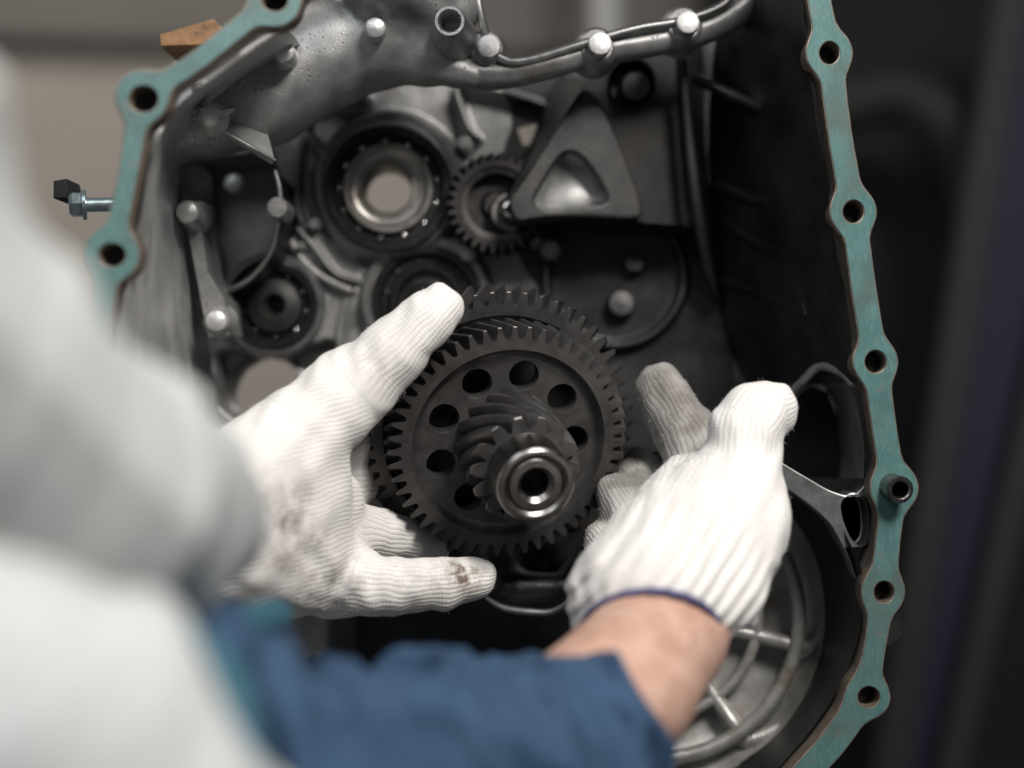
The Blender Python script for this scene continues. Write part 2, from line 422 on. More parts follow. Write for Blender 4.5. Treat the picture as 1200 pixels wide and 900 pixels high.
# ================================================================== BACKGROUND
def box(name, c, s, mat, parent=None, rot=(0,0,0), bev=0.0):
    x, y, z = [q/2 for q in s]
    import bmesh
    bm = bmesh.new(); bmesh.ops.create_cube(bm, size=1)
    for v in bm.verts: v.co = (v.co.x*s[0], v.co.y*s[1], v.co.z*s[2])
    if bev: bmesh.ops.bevel(bm, geom=bm.edges[:], offset=bev, segments=2, affect='EDGES')
    me = bpy.data.meshes.new(name); bm.to_mesh(me); bm.free()
    o = link(name, me, mat, parent, True, 30); o.location = c; o.rotation_euler = rot
    return o
struct(box('wall', (-0.9, 3.25, 0.2), (3.1, 0.1, 4.0), 'beige'))
bm_ = box('beam', (-0.8, 3.155, 1.06), (3.0, 0.08, 0.62), 'beam', None, (0, R(1.5), 0), 0.01)
tag(bm_, 'grey-brown painted beam running along the beige wall', 'beam')
pp = lathe('pipe', [(0,-0.6),(0.034,-0.6),(0.034,0.9),(0,0.9)], 'pale_paint', None, Matrix.Translation(P(713, 20, 2.6)), 24)
tag(pp, 'pale vertical pipe in front of the brown beam', 'pipe')
cb = thing('cabinet', 'black workshop cabinet standing behind the case flange', 'cabinet', (1.35, 2.6, 0))
box('carcass', (0.05, 0.2, 0), (2.0, 0.4, 4.0), 'dark_paint', cb, (0,0,0), 0.01)
pn = thing('machine_frame', 'navy blue panel between slanted grey posts', 'panel', P(1130, 500, 2.0))
a_, b_ = P(1192, 40, 2.0)-P(1130,500,2.0), P(1065, 930, 2.0)-P(1130,500,2.0)
def bar(name, a, b, wd, th, mat, parent):
    d = (b-a); o = box(name, (a+b)/2, (wd, th, d.length), mat, parent, (0,0,0), 0.006)
    o.rotation_euler = d.to_track_quat('Z', 'Y').to_euler(); return o
g0 = P(1130,500,2.0)
bar('post', P(1195,-100,2.0)-g0, P(1035,960,2.0)-g0, 0.045, 0.04, 'grey_paint', pn)
bar('post', P(1345,-100,1.95)-g0, P(1100,960,1.95)-g0, 0.022, 0.04, 'grey_paint', pn)
v_ = [P(1200,-100,2.02)-g0, P(1330,-100,2.02)-g0, P(1085,960,2.02)-g0, P(1050,960,2.02)-g0]
v_ += [q+Vector((0,0.012,0)) for q in v_]
pyd('panel', v_, [(0,1,2,3),(7,6,5,4),(0,4,5,1),(1,5,6,2),(2,6,7,3),(3,7,4,0)], 'navy_paint', pn, False)
hs = tube('hose', [P(980,130,2.3), P(1060,112,2.25), P(1120,150,2.2), P(1150,230,2.2), P(1160,420,2.25)], 0.045, 'hose', None, 14)
tag(hs, 'dark grey hose looping in front of the black cabinet', 'hose')

# ================================================================== THE CASE
case = thing('transmission_case', 'open aluminium transmission case with teal sealant on its flange', 'gearbox case', P(600, 900, 1.0))
C0 = Vector(case.location)
def kid(o):                      # geometry was made in world space: keep it there
    o.parent = case; o.location = Vector(o.location) - C0; return o
def dfl(px, py=0):               # plane of the flange: left side nearer
    ia, ib = 1/0.768, 1/0.895
    return 1.0/(ia+(ib-ia)*(px-150)/(1030-150))
# flange centre line (photo px) with half widths
FR = [(952,-120,15),(952,-60,15),(960,0,16),(972,62,17),(984,155,16.5),(1000,248,17),(1012,336,17),(1026,424,17),(1036,500,17),(1046,572,17),(1040,640,17),(1034,694,18),(1026,755,15),(1010,817,19),(978,868,19),(945,905,18),(880,975,18),(790,1030,18),(680,1050,18),(560,1060,18),(420,1040,18),(300,980,18),(215,880,18),(165,760,18),(130,620,18),(112,480,15),(118,380,15),(131,296,15),(150,205,14),(170,118,15),(235,68,14),(318,2,15),(400,-50,17),(520,-100,17),(680,-130,16),(820,-140,16),(952,-120,15)]
PADS = [(972,62,29),(1000,248,29),(1026,424,28),(1048,572,30),(1035,694,27),(1018,817,27),(131,297,34),(166,113,33),(322,1,32),(680,1050,30),(420,1040,30),(165,760,34),(112,480,34),(680,-130,28)]
HOLES = [(972,62,11.5,13),(1000,248,12,13),(1026,424,12.3,13),(1049,573,13,14),(1036,694,11.5,12.5),(1018,817,12.5,12),(131,299,16,13.5),(168,116,17,15.5),(322,0,15,13),(680,1050,12,12),(420,1040,12,12),(165,760,14,14),(112,480,14,14)]
def fl_sd(X, Y, grow=0.0):
    g = None
    pts = catmull(FR, 4)
    xy = np.stack([X, Y], -1)
    for a, b in zip(pts[:-1], pts[1:]):
        d, t = seg(xy, a[:2], b[:2]); s = d-(a[2]+(b[2]-a[2])*t-2.0)
        g = s if g is None else np.minimum(g, s)
    for x, y, r in PADS: g = smin(g, np.hypot(X-x, Y-y)-r+1, 13)
    return g-grow
print('flange')
h_ = 5.0
LP = contour(lambda X, Y: fl_sd(X, Y, 0), 60, 1110, -190, 1110, h_)
LP2 = contour(lambda X, Y: fl_sd(X, Y, -1.6), 60, 1110, -190, 1110, h_)
HL = [circ(x, y, rx, 32, ry) for x, y, rx, ry in HOLES]
HLb = [circ(x, y, rx+1.5, 32, ry+1.5) for x, y, rx, ry in HOLES]
kid(plate('flange', LP+HL, lambda x, y: dfl(x), 0.016, 'flange_edge', None, 1.0))
for x, y, rx, ry in HOLES:
    kid(plate('hole_shade_disc', [circ(x, y, rx+6, 24, ry+6)], lambda x, y: dfl(x)+0.0145, 0.004, 'black', None))  # black disc closes each hole, the shade of its depth put into the colour
# sealant film
gk = plate('gasket', LP2+HLb, lambda x, y: dfl(x)-0.0006, 0.0005, 'gasket', None)
import bmesh
kid(gk)
# dowel sleeve standing in one hole of the flange
c_ = P(1044,570,dfl(1046)); nn = Vector((0.10,-1,-0.06))
kid(lathe('dowel_sleeve', [(0.0052,-0.02),(0.0052,0.0165),(0.0060,0.0172),(0.0076,0.0172),(0.0084,0.0160),(0.0084,-0.02)], 'steel_dull', None, frame(c_, nn), 36, 30))

# --- side walls (flange edge to floor)
DB = 1.06
def W(px, py, d): return P(px, py, d)
A = [W(952,-120,dfl(950)),W(945,-40,dfl(950)),W(946,40,dfl(950)),W(958,130,dfl(960)),W(976,250,dfl(975)),W(992,340,dfl(990)),W(1004,425,dfl(1000)),W(1008,448,dfl(1000))]
A = [p+Vector((0,0.006,0)) for p in A]
B = [W(850,-110,1.0),W(846,-30,1.0),W(838,50,1.02),W(830,130,1.05),W(832,220,1.06),W(838,310,1.06),W(846,380,1.06),W(858,420,1.06),W(880,455,1.04)]
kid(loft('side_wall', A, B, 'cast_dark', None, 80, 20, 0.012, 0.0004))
A = [W(330,30,dfl(330)),W(240,92,dfl(240)),W(196,135,dfl(196)),W(176,180,dfl(176)),W(160,250,dfl(160)),W(150,310,dfl(150)),W(136,390,dfl(136)),W(132,480,dfl(132)),W(150,620,dfl(150)),W(190,760,dfl(190)),W(240,870,dfl(240))]
A = [p+Vector((0,0.006,0)) for p in A]
B = [W(360,60,0.98),W(280,110,0.99),W(224,165,1.0),W(218,215,1.0),W(226,280,1.02),W(236,340,1.03),W(246,400,1.04),W(254,480,1.05),W(262,620,1.06),W(290,740,1.06),W(330,800,1.06)]
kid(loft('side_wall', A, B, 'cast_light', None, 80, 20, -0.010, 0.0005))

# --- back plate: a cast relief, heights towards the camera in metres, features in photo px at DB
print('plate')
gx = np.arange(205, 876, 2.0); gy = np.arange(20, 800, 2.0)
X, Y = np.meshgrid(gx, gy, indexing='ij')
def sst(e0, e1, x): t = np.clip((x-e0)/(e1-e0), 0, 1); return t*t*(3-2*t)
def pl(pts, w, soft=3.0):        # ridge profile along a polyline
    q = catmull(pts, 5); xy = np.stack([X, Y], -1); d = None
    for a, b in zip(q[:-1], q[1:]):
        s, _ = seg(xy, a[:2], b[:2]); d = s if d is None else np.minimum(d, s)
    return 1-sst(w-soft, w+soft, d)
def poly_sd(pts):
    p = np.array(pts, float); n = len(p); d = np.full(X.shape, 1e9); ins = np.zeros(X.shape, bool)
    xy = np.stack([X, Y], -1)
    for i in range(n):
        a, b = p[i], p[(i+1)%n]; s, _ = seg(xy, a, b); d = np.minimum(d, s)
        c = ((a[1] > Y) != (b[1] > Y)) & (X < (b[0]-a[0])*(Y-a[1])/(b[1]-a[1]+1e-9)+a[0]); ins ^= c
    return np.where(ins, -d, d)
def disk(x, y): return np.hypot(X-x, Y-y)
H = np.zeros(X.shape)
H += 0.006*(1-sst(-8, 8, poly_sd([(250,300),(330,250),(420,290),(440,330),(400,400),(420,470),(250,470)])))
H = np.maximum(H, 0.016*(1-sst(84, 92, disk(457,219))))
H = np.maximum(H, 0.013*(1-sst(58, 66, disk(322,358))))
H = np.maximum(H, 0.012*(1-sst(74, 82, disk(500,352))))
for pts, wd, hh in (([(335,262),(352,300),(378,325),(412,342)],6,0.014), ([(352,270),(372,292),(396,322),(420,330)],4,0.016),
                    ([(362,150),(352,190),(350,240),(356,262)],4,0.012), ([(365,130),(395,120),(430,118)],5,0.018),
                    ([(535,110),(548,150),(560,165)],4,0.02), ([(545,105),(590,112),(640,128)],5,0.016),
                    ([(410,345),(400,380),(398,420)],5,0.010), ([(430,285),(470,312),(520,300)],5,0.016),
                    ([(640,310),(640,345),(646,370)],5,0.012), ([(365,165),(385,185)],6,0.02), ([(300,300),(330,262)],6,0.012)):
    H = np.maximum(H, hh*pl(pts, wd))
H = H-0.05*(1-sst(70, 74, disk(720,325)))                     # round recess on the right
H = np.maximum(H, 0.010*(1-sst(3, 7, np.abs(disk(720,325)-80))))
pk = poly_sd([(228,188),(318,180),(333,240),(320,300),(292,330),(266,348),(246,338),(232,262)])
H = np.where(pk < 6, H*sst(-2, 6, pk)-0.07*(1-sst(-3, 3, pk)), H)
bat = poly_sd(smooth_poly([(255,418),(275,412),(320,424),(365,408),(388,402),(392,418),(375,436),(372,480),(315,500),(262,480),(256,440)]))
H = np.where(bat < 6, H*sst(-2,6,bat)-0.028*(1-sst(-3,3,bat)), H)
low = sst(600, 640, Y+0.10*(X-420)); H -= 0.10*low*sst(380, 420, X)
tri = poly_sd([(605,150),(642,140),(650,170),(612,172)])
hole = (disk(457,219) < 72) | (disk(322,358) < 49) | (disk(500,352) < 62) | (disk(315,466) < 47) | (tri < 0)
rail_y = np.interp(X, [205,500,545,600,640,700,760,820,872], [60,70,80,82,72,56,46,32,6])
hole |= Y < rail_y+2
n_x, n_y = X.shape
dist = DB-H
vx = (X-600)/F*DB; vz = (450-Y)/F*DB
V = np.stack([vx, dist, vz], -1).reshape(-1,3)
ii, jj = np.meshgrid(np.arange(n_x-1), np.arange(n_y-1), indexing='ij')
hq = hole[:-1,:-1] & hole[1:,:-1] & hole[:-1,1:] & hole[1:,1:]
k0 = (ii*n_y+jj)[~hq]
fc = np.stack([k0, k0+1, k0+n_y+1, k0+n_y], 1)
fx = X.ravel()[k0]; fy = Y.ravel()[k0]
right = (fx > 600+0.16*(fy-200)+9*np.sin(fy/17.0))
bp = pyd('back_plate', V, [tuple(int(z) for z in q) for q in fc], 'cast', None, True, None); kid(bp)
bp.data.materials.append(M['cast_dark']); bp.data.polygons.foreach_set('material_index', right.astype(np.int32)); bp.data.update()  # right part darkened by material: the shade there is put into the colour
# lining of the through holes
for (x, y, r, dp) in ((315,466,48,0.030),):
    c_ = P(x, y, DB+0.026); rr = r*DB/F
    kid(lathe('bore_liner', [(rr+0.004,0.001),(rr,0.003),(rr,-dp),(rr+0.004,-dp)], 'cast', None, frame(c_, VIEW), 48))
for (x, y, r, h0) in ((457,219,76,0.016),(322,358,51.5,0.013),(500,352,66,0.012)):
    d = DB-h0; rr = r*DB/F; c_ = P(x, y, DB)+Vector((0,-h0,0))
    kid(lathe('bearing_seat', [(rr+0.006,-0.001),(rr+0.004,0.0012),(rr+0.0008,0.0012),(rr,0.0),(rr,-0.04)], 'machined', None, frame(c_, VIEW), 64))

# --- rounded upper housing
print('housing')
def cast_noise(Pn): return 0.0002*np.sin(Pn[...,0]*210+1.3*np.sin(Pn[...,2]*160))+0.00015*np.sin(Pn[...,2]*260+Pn[...,1]*140)
up = sdf_obj('upper_housing', [(C((190,165,0.93,34),(236,136,0.945,50),(310,112,0.955,58),(390,62,0.96,60),(470,30,0.965,62)),0.01),
                              (C((455,50,0.955,42),(500,70,0.95,30),(555,88,0.95,15)),0.016),
                              (C((470,-40,0.93,70),(520,10,0.945,42)),0.012),
                              (C((330,140,1.0,26),(378,118,1.02,18),(392,92,1.03,16)),0.016)],
             'cast', None, 0.0022, None, cast_noise)
kid(up)
# rail along the lower edge of the top opening
kid(tube('rail', [P(500,72,0.955),P(545,86,0.955),P(590,88,0.955),P(640,78,0.955),P(700,62,0.958),P(760,52,0.962),P(820,38,0.968),P(872,8,0.975),P(890,-40,0.98)], [0.012,0.0105,0.009,0.0085,0.0085,0.0085,0.009,0.010,0.012], 'cast', None, 14, 6, 1.3))
kid(tube('rail_bead', [P(570,56,0.943),P(596,72,0.943),P(630,68,0.944),P(688,50,0.945),P(745,34,0.948),P(800,24,0.952),P(850,4,0.958),P(870,-30,0.96)], 0.0033, 'machined', None, 8, 6))
kid(tube('rail_bead', [P(556,-20,0.94),P(562,12,0.94),P(570,44,0.942)], 0.0028, 'machined', None, 8, 5))
kid(tube('rail_bead', [P(540,14,0.94),P(560,12,0.942)], 0.002, 'machined', None, 8, 3))
for (x, y, d) in ((573,54,0.935),(703,51,0.938),(806,26,0.944)):
    kid(lathe('stud', [(0.0080,-0.03),(0.0080,-0.0008),(0.0074,0.0006),(0.0068,0.0008),(0,0.0010)], 'bolt', None, frame(P(x,y,d), (0.06,-1,0.05)), 24, 28))
    kid(lathe('stud_boss', [(0.016,-0.034),(0.0135,-0.012),(0.0105,-0.0075),(0,-0.007)], 'cast', None, frame(P(x-2,y-2,d), (0.06,-1,0.05)), 24, 50))
kid(lathe('threaded_boss', [(0.016,-0.04),(0.0112,-0.012),(0.0102,0.0),(0.0094,0.0015),(0.0076,0.0015),(0.0062,-0.001),(0.0058,-0.022),(0,-0.022)], 'bolt', None, frame(P(527,25,0.902), (-0.02,-1,0.02)), 28, 40))
# star boss with its ribs and the triangular gusset on the upper housing
c_ = P(246,136,0.872)
kid(lathe('stud', [(0.0105,-0.014),(0.0082,-0.006),(0.0072,0.0),(0.0055,0.0030),(0.0028,0.0044),(0,0.0048)], 'cast_light', None, frame(c_, (0.1,-1,-0.05)), 24, 60))
for (x, y, d) in ((236,106,0.90),(273,129,0.90),(226,138,0.90),(228,122,0.905)):
    kid(tube('rib', [P(246,136,0.874), P((246+x)/2,(136+y)/2,0.878), P(x,y,d-0.012)], [0.0030,0.0026,0.0014], 'cast_light', None, 8, 3))
v_ = [P(258,152,0.902), P(322,188,0.915), P(312,150,0.945), P(262,140,0.925), P(256,156,0.925), P(319,193,0.93)]
kid(pyd('gusset', v_, [(0,1,2,3),(0,4,5,1),(1,5,2),(0,3,4),(3,2,5,4)], 'cast_light', None, False))
kid(tube('rib', [P(258,152,0.901), P(290,170,0.906), P(323,188,0.914)], [0.0013,0.0015,0.0010], 'machined', None, 6, 3))
for (x, y, d, r, L) in ((333,60,0.90,13,0.04),(440,32,0.915,13,0.04),(219,248,0.925,14,0.05),(253,376,0.945,14,0.03),(228,92,0.87,8,0.03)):
    rr = r*d/F
    kid(lathe('cast_boss', [(rr*1.5,-L),(rr*1.08,-L*0.5),(rr,-0.004),(rr*0.90,-0.0012),(rr*0.78,-0.0004),(0,0.0)], 'cast_light', None, frame(P(x,y,d), (0.10,-1,-0.04)), 24, 60))
# pocket rim with the round lug (left of the big bearing)
kid(tube('pocket_rim', [P(322,200,0.975),P(328,226,0.975),P(326,256,0.975),P(319,292,0.98),P(300,320,0.985),P(282,334,0.99),P(262,342,1.0)], [0.0016,0.0018,0.0017,0.0016,0.0018,0.0022,0.003], 'machined', None, 8, 6))
kid(lathe('stud', [(0.0075,-0.03),(0.0072,-0.001),(0.0066,0.0008),(0,0.001)], 'bolt', None, frame(P(325,243,0.968), VIEW), 20, 40))
A = [P(322,200,0.976),P(328,226,0.976),P(326,256,0.976),P(319,292,0.981),P(300,320,0.986),P(282,334,0.991),P(262,342,1.0)]
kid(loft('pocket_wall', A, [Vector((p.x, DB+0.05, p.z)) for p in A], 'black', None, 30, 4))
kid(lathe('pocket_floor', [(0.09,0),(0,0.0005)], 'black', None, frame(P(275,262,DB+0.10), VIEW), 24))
kid(plate('pocket_post', [[(204,186),(229,190),(233,250),(243,318),(264,352),(268,392),(244,396)]], 0.965, 0.05, 'cast', None, 0))
kid(lathe('plug', [(0.007,-0.01),(0.007,0),(0.0055,0.002),(0,0.003)], 'cast_light', None, frame(P(274,215,1.05), VIEW), 20))
kid(lathe('plug', [(0.0028,-0.01),(0.0028,0),(0.002,0.001),(0,0.0012)], 'steel', None, frame(P(245,246,1.0), VIEW), 12))
for (x, y, r) in ((645,293,11),(628,283,6),(368,262,7),(548,298,10),(352,288,5),(545,168,9)):
    rr = r*1.04/F
    kid(lathe('bolt_head', [(rr*1.25,-0.014),(rr*1.2,-0.004),(rr,-0.004),(rr,0.002),(rr*0.88,0.003),(0,0.0031)], 'cast', None, frame(P(x,y,1.042), VIEW), 6, 28))

# --- bracket on the right: face plate with a triangular pocket, and its sloping flank
bd = lambda x, y: 0.985+0.00015*(x-600)
outer = smooth_poly([(597,232),(612,212),(640,168),(668,124),(684,106),(698,112),(718,148),(738,196),(752,240),(744,256),(690,254),(640,256),(606,258)],5)
outer2 = smooth_poly([(676,110),(690,84),(708,62),(745,48),(785,42),(798,60),(800,110),(806,190),(818,262),(790,272),(752,262),(720,240)],5)
pocket = smooth_poly([(626,236),(634,218),(654,186),(668,178),(684,186),(704,214),(712,232),(704,240),(670,243),(640,246)],5)
well = circ(741,97,27,36)
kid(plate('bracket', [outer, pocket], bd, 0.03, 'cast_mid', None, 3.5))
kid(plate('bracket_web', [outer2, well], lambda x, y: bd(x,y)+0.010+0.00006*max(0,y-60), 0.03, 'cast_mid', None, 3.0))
fl_ = [P(x, y, bd(x,y)) for x, y in pocket]
cc = sum(fl_, Vector())/len(fl_); n_ = len(fl_)
v_ = [cc+(p-cc)*1.05+Vector((0,0.008,0)) for p in fl_]+[cc+(p-cc)*0.80+Vector((0.001,0.019,0.001)) for p in fl_]
f_ = [(i,(i+1)%n_,n_+(i+1)%n_,n_+i) for i in range(n_)]+[tuple(n_+i for i in range(n_))]
kid(pyd('bracket_pocket', v_, f_, 'cast', None, True, 80))  # lighter cast than the bracket, the lit look of the pocket put into its colour
kid(lathe('well', [(27*1.0/F*1.02,0.0),(0.0158,-0.022),(0,-0.022)], 'black', None, frame(P(741,97,1.01), VIEW), 32))
kid(lathe('plug', [(0.0115,-0.012),(0.0115,0),(0.0095,0.0025),(0,0.003)], 'cast_dark', None, frame(P(745,102,1.016), VIEW), 24, 40))
A = [P(795,40,bd(795,40)+0.004),P(800,110,bd(800,0)+0.004),P(808,190,bd(808,0)+0.004),P(820,262,bd(820,0)+0.004),P(832,330,1.03),P(846,352,1.045)]
B = [P(822,30,1.05),P(826,110,1.06),P(832,190,1.065),P(838,262,1.065),P(842,330,1.065),P(848,360,1.065)]
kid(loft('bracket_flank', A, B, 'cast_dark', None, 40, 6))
kid(tube('rib', [P(800,70,0.999),P(806,150,1.005),P(815,230,1.01),P(826,300,1.025),P(838,345,1.04)], [0.003,0.0036,0.004,0.004,0.0028], 'cast_mid', None, 8, 5))
A = [P(690,92,0.995),P(668,125,0.99),P(640,170,0.985),P(612,212,0.98),P(600,230,0.98)]
B = [P(655,88,1.05),P(640,115,1.05),P(622,165,1.05),P(600,205,1.05),P(590,225,1.05)]
kid(loft('bracket_flank', A, B, 'black', None, 30, 4))
A = [P(606,258,0.985),P(660,252,0.992),P(745,260,1.005),P(820,266,1.015)]
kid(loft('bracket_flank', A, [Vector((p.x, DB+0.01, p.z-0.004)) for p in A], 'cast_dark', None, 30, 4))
# ribs on the dark right-hand wall
for q in ([(815,92,1.03),(850,108,1.0),(880,122,0.98),(915,135,0.96)], [(842,215,1.045),(880,232,1.0),(922,240,0.965)], [(845,255,1.05),(890,285,1.0),(940,302,0.955)],
          [(895,60,0.965),(905,120,0.965),(918,190,0.965),(925,240,0.962)], [(925,245,0.962),(938,310,0.958),(946,370,0.952)], [(850,330,1.05),(900,345,1.0),(950,372,0.95)]):
    kid(tube('rib', [P(*z) for z in q], 0.0042, 'cast_dark', None, 8, 5))

# --- lower right: bowl
print('bowl')
bc = P(770,720,0.99); bcx, bcz = bc.x, bc.z
def bpnt(r, ang, d): return Vector((bcx+r*math.cos(ang), d, bcz+r*math.sin(ang)))
px1 = 0.99/F
prof = [(0,-0.02),(0.050,-0.02),(0.062,-0.012),(0.090,-0.008),(0.0945,-0.006),(0.103,-0.002),(0.1095,0.004),(0.1145,0.016)]
v, f = lathe_mesh(prof, 96)      # the bowl opens into the gear chamber on its left
f = [q for q in f if not (128 < (q[0]//len(prof))*360/96 < 262)]
kid(xf(pyd('bowl_floor', v, f, 'cast_bowl', None, True, 60), frame(bc, VIEW)))
kid(tube('ring_rib', [bpnt(162*px1, R(a), 0.977) for a in range(28, -92, -6)], 0.0050, 'cast_bowl', None, 14, 2))
kid(tube('ring_rib', [bpnt(118*px1, R(a), 0.988) for a in range(28, -92, -6)], 0.004, 'cast_bowl', None, 12, 2))
for a, r0, r1 in ((-12, 60, 196), (38, 100, 186), (-55, 60, 196)):
    kid(tube('rib', [bpnt(r0*px1, R(a), 0.996), bpnt((r0+r1)/2*px1, R(a), 0.988), bpnt(162*px1, R(a), 0.982), bpnt(r1*px1, R(a), 0.990)], [0.0055,0.0055,0.0056,0.005], 'cast_bowl', None, 14, 4))
for a, r in ((-17, 178), (-60, 172)):
    kid(tube('web', [bpnt((r-10)*px1, R(a), 0.983), bpnt((r+10)*px1, R(a+8), 0.985), bpnt((r+22)*px1, R(a+20), 0.983)], [0.003,0.006,0.003], 'cast_bowl', None, 8, 4))
# wall of the bowl up to the flange
A = [W(930,560,0.925),W(975,600,0.915),W(1000,640,0.90),W(1014,680,0.896),W(1010,740,0.897),W(990,800,0.90),W(958,850,0.904),W(925,890,0.91),W(870,950,0.915),W(790,1000,0.92),W(690,1015,0.93),W(590,1000,0.935)]
A = [p+Vector((0,0.006,0)) for p in A]
rr = 0.1135
B = [bpnt(rr, R(a), 0.978) for a in (52, 38, 24, 11, -3, -18, -34, -50, -70, -88, -105, -122)]
kid(loft('bowl_wall', A, B, 'cast_dark', None, 80, 16, 0.006))
# bright machined crescent between bowl and gear chamber, with the wall it caps
cres = smooth_poly([(880,518),(915,541),(950,562),(976,576),(1000,580),(1022,562),(1026,600),(1022,640),(1012,668),(1003,678),(994,654),(980,626),(970,611),(946,590),(913,567),(880,548)],5)
hol2 = smooth_poly([(1003,578),(1016,590),(1020,615),(1018,634),(1008,642),(995,630),(986,608),(984,590),(992,580)],5)
kid(plate('crescent_web', [cres, hol2], 0.912, 0.022, 'machined', None, 1.5))
v_ = [P(x, y, 0.93) for x, y in hol2]; cc = sum(v_, Vector())/len(v_); n_ = len(v_)
vv = v_+[cc+(p-cc)*0.7+Vector((0,0.05,0)) for p in v_]
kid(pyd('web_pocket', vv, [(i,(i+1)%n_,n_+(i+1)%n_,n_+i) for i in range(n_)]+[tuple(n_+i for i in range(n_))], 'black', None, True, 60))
# pocket above the crescent
A = [P(905,480,0.985),P(930,455,0.965),P(958,432,0.945),P(985,440,0.92),P(1003,470,0.908),P(1012,520,0.905),P(1012,560,0.905)]
B = [P(912,500,1.02),P(925,470,1.02),P(948,452,1.02),P(968,460,1.02),P(980,490,1.02),P(985,530,1.02),P(982,560,1.02)]
kid(loft('pocket_wall', A, B, 'cast', None, 40, 10, -0.004))
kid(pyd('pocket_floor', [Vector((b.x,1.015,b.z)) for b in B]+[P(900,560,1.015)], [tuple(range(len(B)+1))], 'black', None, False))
kid(tube('rib', [P(918,470,0.965),P(940,448,0.95),P(960,430,0.938),P(985,436,0.92),P(1000,452,0.905)], [0.003,0.0032,0.003,0.003,0.002], 'cast', None, 10, 5))
# lug behind the flange, lower right
kid(plate('lug', [[(1036,706),(1057,700),(1058,745),(1045,756),(1030,762)]], 0.905, 0.02, 'cast_dark', None, 1.5))
# oil tray under the gears
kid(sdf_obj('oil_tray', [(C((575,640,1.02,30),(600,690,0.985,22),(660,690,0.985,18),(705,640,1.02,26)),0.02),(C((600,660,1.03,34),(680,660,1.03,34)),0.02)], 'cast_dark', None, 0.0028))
kid(tube('tray_edge', [P(570,700,0.972),P(590,712,0.968),P(620,717,0.966),P(648,716,0.966),P(672,698,0.968),P(690,664,0.975)], [0.0015,0.0022,0.0024,0.0022,0.002,0.0015], 'machined', None, 8, 5))
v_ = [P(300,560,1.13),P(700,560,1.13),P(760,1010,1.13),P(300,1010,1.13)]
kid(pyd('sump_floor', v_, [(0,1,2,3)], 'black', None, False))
kid(lathe('drain_plug', [(0.014,-0.01),(0.014,0),(0.011,0.002),(0,0.0025)], 'cast_dark', None, frame(P(378,786,1.06), VIEW), 24))

# ================================================================== BEARINGS AND GEARS IN THE CASE
def bearing(name, label, x, y, d, R0, R1, R2, R3, R4, nb, rb, bore_len=0.03, phase=0.0, tilt=(0,-1,0), inner='race_in', ballm='ball'):
    """outer race R0..R1, balls between R1 and R2, inner race R2..R4 (px radii)"""
    s = d/F; c_ = P(x, y, d); m = frame(c_, tilt)
    t = thing(name, label, 'bearing', c_)
    def add(o): o.parent = t; o.location = Vector(o.location)-c_; return o
    a, b, c2, e, g = R0*s, R1*s, R2*s, R3*s, R4*s
    add(lathe('outer_race', [(a,-0.02),(a,-0.001),(a-0.001,0),(b+0.001,0),(b,-0.001),(b,-0.005),(b+0.002,-0.010),(b,-0.015),(b,-0.02)], 'race', None, m, 72, 40, True))
    add(lathe('inner_race', [(c2,-0.02),(c2,-0.001),(c2-0.001,0.0),(e+0.0012,0.0),(e,-0.0016),((e+g)/2,-0.003),(g+0.001,-0.002),(g,-0.0035),(g,-bore_len),(c2-0.002,-bore_len)], inner, None, m, 72, 40, True))
    rm = (b+c2)/2
    add(lathe('light_stop', [(b+0.001,-0.0165),(c2-0.001,-0.0165),(c2-0.001,-0.018),(b+0.001,-0.018)], 'black', None, m, 48, 30, True))  # black ring added behind the balls to block light from the wall
    prof = [(rm-0.0026,-0.006),(rm+0.0026,-0.006),(rm+0.0026,-0.009),(rm-0.0026,-0.009)]
    add(lathe('cage', prof, 'black', None, m, 48, 30, True))
    v, f = lathe_mesh([(rb*s*math.sin(math.pi*k/12), rb*s*math.cos(math.pi*k/12)) for k in range(13)], 16)
    me = bpy.data.meshes.new('ball'); me.from_pydata(v, [], f); me.materials.append(M[ballm])
    me.polygons.foreach_set('use_smooth', [True]*len(me.polygons))
    for k in range(nb):
        an = 2*math.pi*k/nb+phase
        o = bpy.data.objects.new('ball', me); COL.objects.link(o); o.parent = t
        o.location = m.to_3x3() @ Vector((rm*math.cos(an), rm*math.sin(an), -0.0085))
    return t
bb = bearing('ball_bearing', 'large open ball bearing with the beige wall showing through its bore', 455, 220, 1.035, 75, 63, 53, 45, 28, 13, 5.8, 0.04, 0.2, (0.05,-1,0.03))
sb = bearing('ball_bearing', 'small dark ball bearing with a dished hub in the left corner', 322, 358, 1.040, 50, 40, 33, 22, 11, 9, 4.6, 0.02, 0.5, (0.02,-1,0.0), 'race')
o = lathe('hub_cap', [(0.0205,-0.004),(0.019,0.001),(0.0165,0.0015),(0.0115,0.0045),(0.0085,0.0045),(0.0065,0.001),(0.005,-0.012),(0,-0.012)], 'cast_mid', sb, frame((0,0,0), VIEW), 48, 40)
rb_ = bearing('ball_bearing', 'dark roller bearing half hidden behind the gloved thumb', 500, 352, 1.045, 65, 54, 44, 34, 20, 11, 5.5, 0.02, 0.1, (0,-1,0), 'race', 'race')
lathe('bore_plug', [(20*1.045/F,-0.004),(0,-0.004)], 'black', rb_, frame((0,0,0), VIEW), 24)

